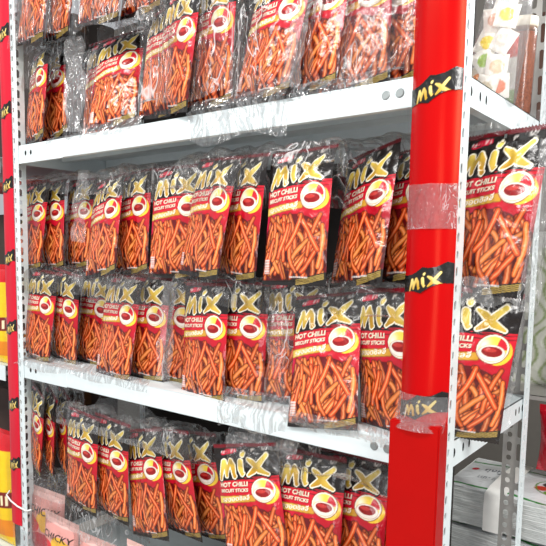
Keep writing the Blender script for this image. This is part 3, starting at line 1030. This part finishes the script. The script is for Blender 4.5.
# sachets inside
def sachet_mesh(k, col, spot):
    def art_c(U, V):
        C = np.empty(U.shape + (3,)); C[:] = hexc(col)
        d = np.hypot(U - .5, (V - .5) * 1.2)
        C[d < .33] = hexc(spot)
        C[d < .12] = hexc(spot)
        C[(V < .08) | (V > .92)] = hexc('F0EAE0')
        return C
    def pos(side):
        def f(u, v):
            p = max(0, 1 - abs(2 * u - 1) ** 2.5) * max(0, 1 - abs(2 * v - 1) ** 2.5)
            return ((u - .5) * .036, side * (.0055 * p + .0004) + .0012 * fnoise(u * 6, v * 6, k), (v - .5) * .040)
        return f
    me = build_mesh('sachet', [sheet_mesh('a', 20, 20, pos(-1), art_c), sheet_mesh('b', 12, 12, pos(1), art_c)])
    me.materials.append(M_PRINT)
    return me
SP = [('F4F0E8', 'F2D22A', 'yellow-spotted', -.020, -.028, .085), ('F6F3EE', 'E8E2D6', 'plain white', .016, -.030, .088),
      ('EFE6D2', 'E88A3A', 'orange-spotted', -.022, -.028, .030), ('F6F2EA', '9CC04A', 'green-spotted', -.016, -.033, .058),
      ('F4EEE6', 'E9C8A4', 'beige-spotted', .014, -.032, .050), ('F6F2EA', 'F0D24A', 'pale yellow', .012, -.026, .125),
      ('EFE4DC', 'D8A088', 'pink-spotted', -.014, -.026, .118), ('F4F0E8', 'E0784A', 'red-orange', .024, -.026, .022),
      ('F7F4EE', 'DDE4E8', 'pale blue', .002, -.016, .148), ('EDE6DA', 'C8B898', 'tan-spotted', .0, -.036, .018)]
JM = jar_m = Matrix.Translation((JX, JY, JZ)) @ Matrix.Rotation(math.radians(9), 4, 'Y')
for i, (c, s, nm, x, y, z) in enumerate(SP):
    o = obj('sweet_sachet', sachet_mesh(i, c, s))
    p = JM @ Vector((x * .72, y * .72, z * 1.1))
    o.location = p
    o.rotation_euler = (random.uniform(-.3, .3), random.uniform(-.6, .6), random.uniform(-.1, .5))
    tag(o, f'small {nm} wrapped sweet inside the big clear jar', 'sweet', 'wrapped sweets in the clear jar')
# narrow jar of brown granules
M_BROWN = plain('brown_granules', hexc('8A4A2C'), rough=.8, bump=.8, bscale=330, vary=.55)
j2 = empty('spice_jar', (-.026, .365, ZB + HS + .001), (0, math.radians(2), 0), 'narrow jar of reddish brown granules with a cream lid, behind the sweets jar', 'jar')
obj('jar_contents', lathe('granules', [(.0225, .003), (.0235, .006), (.0235, .145), (.022, .147)]), M_BROWN, j2)
obj('jar_body', lathe('jar_body', [(.024, .0), (.025, .004), (.025, .150), (.022, .158)]), film_mat('jar_glass', haze=.02, gloss=.4, bscale=8, bump=.1, crease=.05), j2)
obj('jar_lid', lathe('jar_lid', [(.0235, .156), (.0245, .158), (.0245, .172), (.0235, .174)]), M_CREAM, j2)
lab = build_mesh('jar_label', [sheet_mesh('l', 14, 30, lambda u, v: (.0256 * math.cos(PI + .25 + u * 1.35), .0256 * math.sin(PI + .25 + u * 1.35), .012 + v * .125),
      lambda U, V: np.where((V > .72)[..., None], np.array(hexc('D8342A')), np.where((V < .25)[..., None], np.array(hexc('7FA84A')), np.array(hexc('F3EFE8')))) * np.where(((V > .80) & (V < .9) & (U > .3))[..., None], np.array((1.0, 1.6, .6)), 1.0))])
lab.materials.append(M_PRINT)
obj('jar_label', lab, None, j2)
# dark cartons deep on the upper shelf
def carton(label, x, y, z, w, d, h, c, rot=0):
    bm = bmesh.new()
    add_box(bm, -w / 2, w / 2, -d / 2, d / 2, 0, h)
    bmesh.ops.bevel(bm, geom=list(bm.edges), offset=.003, segments=2, affect='EDGES')
    o = obj('carton', bm_mesh(bm, 'carton'), plain('carton_card', hexc(c), rough=.7, vary=.2, bscale=18))
    bm = bmesh.new(); add_box(bm, -w * .501, w * .501, -.022, .022, h * .9, h + .0012)
    obj('packing_tape', bm_mesh(bm, 'packing_tape'), plain('brown_tape', hexc('5A3A20'), rough=.3, vary=.1), o)
    o.location = (x, y, z); o.rotation_euler = (0, 0, rot)
    return tag(o, label, 'box')

# rack standing behind, back to back
rk = empty('shelving_rack', (0, 0, 0), label='grey shelving rack standing behind, carrying the white packs', cat='shelving rack')
for z, yf in ((ZB - HS, .50), (ZB - .060, .76), (ZB + HS, .50)):
    bm = bmesh.new()
    add_box(bm, -1.15, .8, yf, .98, z - .0015, z)
    add_box(bm, -1.15, .8, yf, yf + .002, z - (.04 if yf < .6 else .012), z)
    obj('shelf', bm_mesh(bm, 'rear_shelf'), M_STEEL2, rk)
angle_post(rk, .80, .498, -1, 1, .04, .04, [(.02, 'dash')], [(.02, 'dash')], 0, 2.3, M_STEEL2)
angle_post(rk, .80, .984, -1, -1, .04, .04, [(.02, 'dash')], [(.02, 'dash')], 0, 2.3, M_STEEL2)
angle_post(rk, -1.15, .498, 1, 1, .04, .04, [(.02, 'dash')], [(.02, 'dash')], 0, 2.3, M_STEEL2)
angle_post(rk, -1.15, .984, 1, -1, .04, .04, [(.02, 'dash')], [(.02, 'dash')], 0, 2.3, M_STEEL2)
carton('dark brown carton above and behind the spice jar', .02, .74, ZB + HS, .30, .3, .26, '4A2E22')
carton('mid brown carton standing right of the spice jar on the rear rack', .36, .76, ZB + HS, .30, .3, .22, '6A4630')
carton('brown carton at the left on the rear rack', -.36, .76, ZB + HS, .30, .3, .24, '54382A')

# white folded packs with green edging
PK = Art(360, .62, hexc('E4E8EA'))
for y0 in (.045, .54):
    PK.put(PK.cov(np.abs(PK.V - y0 - .02 * np.sin(PK.U * 5)) - .011), hexc('1F8A2E'))
PK.put(PK.tris(text_tris('ถุงหูหิ้ว', .17, .33, .25, .11, bold=.02)), hexc('2A3A4A'))
PK.put(PK.tris(text_tris('ขนาด 8 x 16', .17, .22, .24, .05)), hexc('4A5560'))
PK.put(PK.cov(PK.ellipse(.09, .37, .032, .032)), hexc('C8102E'))
for cx, cy, c in ((.72, .34, '2E2A26'), (.79, .30, 'E07A2A'), (.76, .22, '6FA83A'), (.83, .37, '3A7A2E'), (.68, .26, 'C8402A')):
    PK.put(PK.cov(PK.ellipse(cx, cy, .055, .036, cx * 5)), hexc(c))
PK.put(PK.cov(np.abs(PK.ellipse(.76, .30, .13, .12)) - .006), hexc('4F8F2F'))
def bundle(label, x, y, z, w, d, h, rot, band_at, seed, dark=False):
    def top(u, v):
        return ((u - .5) * w, (v - .5) * d, h + .006 * math.sin(PI * u) * math.sin(PI * v) + .004 * fnoise(u * 4, v * 4, seed))
    def tc(U, V):
        return PK.sample(U, V * .62)
    def side(a, b):
        def f(u, v):
            n = .0022 * math.sin(v * h * 2400) + .004 * fnoise(u * 5, v * 7, seed)
            px, py = a[0] + (b[0] - a[0]) * u, a[1] + (b[1] - a[1]) * u
            nx, ny = (b[1] - a[1]), -(b[0] - a[0])
            L = math.hypot(nx, ny)
            e = .006 * (1 - (2 * v - 1) ** 2)
            tz = .006 * 0
            return (px + nx / L * (n + e), py + ny / L * (n + e), v * (h + .001))
        return f
    def sc(U, V):
        C = np.empty(U.shape + (3,)); C[:] = hexc('D9DCDA')
        st = (np.sin(V * h * 1500 + 2 * np.sin(U * 9 + seed)) > .55)
        C[st] = hexc('C4C8C4')
        return C
    c = [(-w / 2, -d / 2), (w / 2, -d / 2), (w / 2, d / 2), (-w / 2, d / 2)]
    ch = [sheet_mesh('t', 110, 70, top, tc)]
    for i in range(4):
        ch.append(sheet_mesh('s', 40, max(14, int(h / .0016)), side(c[i], c[(i + 1) % 4]), sc))
    me = build_mesh('pack', ch)
    me.materials.append(M_PRINT)
    o = obj('folded_bag_pack', me)
    if band_at is not None:
        bx = (band_at - .5) * w
        bw = .022
        prof = [(-d / 2 - .011, .0), (-d / 2 - .013, h * .5), (-d / 2 - .010, h + .003), (-d / 2 + .03, h + .009), (0, h + .012), (d / 2 - .03, h + .009), (d / 2 + .010, h + .003), (d / 2 + .012, 0)]
        bm = bmesh.new()
        a = [bm.verts.new((bx - bw, y, z)) for y, z in prof]
        b = [bm.verts.new((bx + bw, y, z)) for y, z in prof]
        for i in range(len(prof) - 1): bm.faces.new((a[i], b[i], b[i + 1], a[i + 1]))
        obj('paper_band', bm_mesh(bm, 'paper_band', True), plain('white_paper', hexc('F4F3EE'), rough=.7, vary=.02), o)
    o.location = (x, y, z)
    o.rotation_euler = (0, 0, rot)
    return tag(o, label, 'plastic bag pack', 'white folded bag packs behind the rack')
zS = ZB - HS + .001
bundle('white folded bag pack at the bottom of the stack behind the rear post', -.055, .655, zS, .30, .24, .100, .02, None, 1)
bundle('white folded bag pack in the middle of the stack behind the rear post', -.035, .650, zS + .112, .30, .24, .085, -.05, None, 2)
bundle('white folded bag pack with a paper band, topmost left of the rear post', -.050, .650, zS + .210, .28, .24, .085, .0, .42, 3)
bundle('tall white folded bag pack with vegetable print right of the rear post', .235, .66, zS, .24, .24, .175, .0, None, 4)
bundle('white folded bag pack lying on the tall one right of the rear post', .235, .66, zS + .188, .24, .24, .125, .0, None, 5)

# pale goods and a red bag on the rear rack, right edge of the picture
def puffy(name, label, cat, loc, w, h, th, colf, rot=0, seed=0, group=None, mat=None):
    def pos(side):
        def f(u, v):
            p = max(0, 1 - abs(2 * u - 1) ** 2.4) ** .7 * max(0, 1 - abs(2 * v - 1) ** 3) ** .7
            return ((u - .5) * w * (1 - .05 * math.sin(PI * v)), side * th * .5 * p + .003 * fnoise(u * 5, v * 7, seed) * (.3 + p), v * h)
        return f
    me = build_mesh(name, [sheet_mesh('f', 70, 90, pos(-1), colf), sheet_mesh('b', 20, 24, lambda u, v: pos(1)(1 - u, v), colf)])
    me.materials.append(mat or M_PRINT)
    o = obj(name, me)
    o.location = loc
    o.rotation_euler = (0, 0, rot)
    # crimped seal strip along the top
    bmv, bmf, _ = sheet_mesh('c', 40, 3, lambda u, v: ((u - .5) * w, .0016 * math.sin(u * 120), h + v * .012))
    colr = colf(*np.meshgrid(np.linspace(0, 1, 41), np.full(4, .985))).reshape(-1, 3)
    s = build_mesh('top_seal', [(bmv, bmf, colr)]); s.materials.append(mat or M_PRINT)
    obj('top_seal', s, None, o)
    return tag(o, label, cat, group)
def noodle_c(U, V):
    C = np.empty(U.shape + (3,)); C[:] = hexc('EDEFE2')
    s = np.sin(U * 60 + 5 * np.sin(V * 9) + 3 * np.sin(V * 23))
    C[s > .3] = hexc('D5DBC0'); C[s > .85] = hexc('A9B888')
    C[V > .93] = hexc('F2F3EE')
    m = (np.hypot(U - .5, V - .12) < .12); C[m] = hexc('E89A3A')
    return C
def red_c(U, V):
    C = np.empty(U.shape + (3,)); C[:] = hexc('B80E22')
    C[(np.sin(U * 30 + V * 12) > .8)] = hexc('D83A48')
    return C
puffy('noodle_bag', 'pale bag of noodles at the right edge beside the rear post', 'food bag', (.10, .83, ZB - .059), .24, .25, .07, noodle_c, 0, 1, 'pale bags on the rear rack')
puffy('noodle_bag', 'pale bag standing deeper behind the rear post at mid height', 'food bag', (.00, .90, ZB - .059), .30, .40, .07, noodle_c, 0, 5, 'pale bags on the rear rack')
puffy('red_bag', 'dark red bag lying on the white packs right of the rear post', 'food bag', (.10, .70, ZB - HS + .322), .26, .15, .07, red_c, 0, 3)

# ------------------------------------------------------------------ snack bags on the bottom tier
CH = Art(220, 1.35, hexc('DE9C94'))
CH.put(np.exp(-(((CH.U - .5) / .5) ** 2 + ((CH.V - .2) / .4) ** 2)), hexc('E89A94'))
CH.put(CH.cov(CH.ellipse(.62, .82, .26, .22)), hexc('EDB63A'))
CH.put(CH.cov(CH.ellipse(.22, .70, .20, .17)), hexc('D8343A'))
CH.put(CH.cov(CH.ellipse(.5, .35, .4, .22)), hexc('C02A3A'))
CH.put(CH.tris(text_tris('CHICKY', .08, .92, .84, .17, slope=.03, shear=.2, bold=.02)), hexc('1E1614'))
CH.put(CH.cov(1.27 - CH.V), hexc('E4B8B0'))
for i, (x, y, z, w, r, lb) in enumerate([(-1.10, .045, .155, .15, .05, 'pink snack bag with black lettering, leftmost of the bottom tier'),
        (-.985, .010, .110, .15, -.03, 'pink snack bag with yellow spot and black lettering, second in the bottom tier'),
        (-.83, .008, .120, .15, .04, 'pink snack bag with black lettering, third in the bottom tier')]):
    o = puffy('pink_snack_bag', lb, 'snack bag', (x, y, ZB - HS + .002), w, .180 - i * .022 - .012 * (i == 1), .045, lambda U, V: CH.sample(U, V * 1.35), r, 20 + i, 'pink snack bags on the bottom tier')
for i, x in enumerate((-.66, -.50, -.34, -.19)):
    puffy('pink_snack_bag', f'pink snack bag, {ORD[i + 3]} from left in the bottom tier', 'snack bag', (x, .012, ZB - HS + .002), .15, .165, .045, lambda U, V: CH.sample(U, V * 1.35), 0, 30 + i, 'pink snack bags on the bottom tier')
film_cap('grey crinkled film bag over the pink snack bags at bottom left', FG, -1.19, -.76, .02, .09, ZB - .325, .20, amp=.010, seed=91, mat=M_FILM_T)

# ------------------------------------------------------------------ neighbour at the left
def yellow_c(U, V):
    C = np.empty(U.shape + (3,)); C[:] = hexc('F2C81E')
    C[V > .86] = hexc('D01822')
    C[(np.abs(V - .42) < .07)] = hexc('7A1A14')
    C[(np.abs(V - .42) < .045) & (np.sin(U * 70) > 0)] = hexc('F7E8C0')
    C[(np.abs(V - .16) < .08)] = hexc('E8891E')
    return C
nb = empty('shelving_rack', (0, 0, 0), label='white neighbouring rack whose shelf end shows left of the left red post', cat='shelving rack')
for z in (ZB - .025, ZB - HS, ZB + HS - .02):
    bm = bmesh.new()
    add_box(bm, -2.1, -1.215, .0, .44, z - .0015, z)
    add_box(bm, -2.1, -1.215, -.001, .001, z - .042, z)
    obj('shelf', bm_mesh(bm, 'neighbour_shelf'), M_STEEL, nb)
angle_post(nb, -2.1, -.004, 1, 1, .04, .04, [(.02, 'dash')], [(.02, 'dash')], 0, 2.3, M_STEEL)
angle_post(nb, -2.1, .444, 1, -1, .04, .04, [(.02, 'dash')], [(.02, 'dash')], 0, 2.3, M_STEEL)
bmb = bmesh.new()
add_box(bmb, -1.50, -1.235, .10, .40, 0, .012)
puffy('yellow_snack_bag', 'yellow snack bag with red top at the lower left edge', 'snack bag', (-1.305, .022, ZB - HS + .001), .16, .32, .06, yellow_c, 0, 41, 'yellow bags at the left edge')
puffy('yellow_snack_bag', 'yellow and orange snack bag at the left edge, mid height', 'snack bag', (-1.300, .022, ZB - .024), .16, .26, .05, yellow_c, 0, 42, 'yellow bags at the left edge')
bmb.free()
for i, (z, h, c) in enumerate(((ZB - HS, .40, '3A2620'), (ZB - .025, .42, '40322A'), (ZB + HS - .02, .44, '352C28'))):  # cartons added to darken the gaps at the left
    for x in (-1.43, -1.84):
        carton(f'added gap-darkening carton {"near" if x > -1.6 else "far"} the left post on the neighbouring {["bottom", "middle", "upper"][i]} shelf', x, .28, z + .001, .38, .26, h, c)
# salmon red strip under the upper shelf, at the left
bm = bmesh.new()
add_box(bm, -1.62, -1.222, .10, .40, ZB + HS - .078, ZB + HS - .066)
bmesh.ops.bevel(bm, geom=list(bm.edges), offset=.002, segments=2, affect='EDGES')
o = obj('red_strip', bm_mesh(bm, 'red_strip'), plain('pale_red', hexc('D85A4C'), rough=.5, vary=.05), nb)
o['label'] = 'salmon red strip under the shelf'

# ------------------------------------------------------------------ room
M_WALL = plain('painted_wall', hexc('6A6660'), rough=.8, bump=.05, bscale=30, vary=.03)
M_FLOOR = plain('floor_tile', hexc('B9B2A8'), rough=.35, bscale=5, vary=.06)
def plane(name, vs, mat):
    me = bpy.data.meshes.new(name)
    me.from_pydata(vs, [], [tuple(range(len(vs)))])
    o = obj(name, me, mat)
    o['kind'] = 'structure'
    return o
plane('floor', [(-4, -4, 0), (4, -4, 0), (4, 2.4, 0), (-4, 2.4, 0)], M_FLOOR)
plane('wall_back', [(-4, 2.4, 0), (4, 2.4, 0), (4, 2.4, 3.2), (-4, 2.4, 3.2)], M_WALL)

# ------------------------------------------------------------------ light
w = bpy.data.worlds.new('World')
bpy.context.scene.world = w
w.use_nodes = True
bg = w.node_tree.nodes['Background']
bg.inputs[0].default_value = (.93, .96, 1.0, 1)
bg.inputs[1].default_value = .50
def area(name, loc, target, size, size_y, power, col=(1, 1, 1)):
    l = bpy.data.lights.new(name, 'AREA')
    l.shape = 'RECTANGLE'
    l.size, l.size_y, l.energy, l.color = size, size_y, power, col
    o = bpy.data.objects.new(name, l)
    o.location = loc
    o.rotation_euler = (Vector(target) - Vector(loc)).to_track_quat('-Z', 'Y').to_euler()
    link(o)
    return o
area('tube_light', (-.6, -1.7, 3.1), (-.4, 0, 1.3), 2.4, .35, 62, (1, .98, .95))
area('tube_light', (1.9, -.9, 2.7), (0, .1, 1.3), .4, 2.0, 62, (1, .98, .95))
area('front_light', (.9, -3.4, 1.5), (-.3, 0, 1.2), 1.1, 1.7, 30, (.97, .98, 1))
area('rear_fill', (.9, 1.6, 2.8), (.1, .7, 1.2), 1.2, .6, 45, (1, 1, 1))  # unseen fill added behind the rack to brighten the right background

# ------------------------------------------------------------------ camera
cam = bpy.data.cameras.new('camera')
co = bpy.data.objects.new('camera', cam)
link(co)
yaw, pitch, roll = 0.675736722, -0.103107203, 0.0118644799
f = Vector((-math.sin(yaw) * math.cos(pitch), math.cos(yaw) * math.cos(pitch), math.sin(pitch)))
r = Vector((math.cos(yaw), math.sin(yaw), 0))
u = r.cross(f)
cr, sr = math.cos(roll), math.sin(roll)
r2, u2 = cr * r + sr * u, -sr * r + cr * u
M = Matrix((r2, u2, -f)).transposed().to_4x4()
M.translation = Vector((0.338079, -0.901900, 0.287186 + ZB))
co.matrix_world = M
cam.sensor_width = 36
cam.lens = 625.695 / 546 * 36
cam.shift_x = (273 - 244.5455) / 546
cam.shift_y = (317.6625 - 273) / 546
cam.clip_start = .02
sc = bpy.context.scene
sc.camera = co
sc.view_settings.view_transform = 'Standard'
sc.view_settings.look = 'None'
sc.view_settings.exposure = 0.05
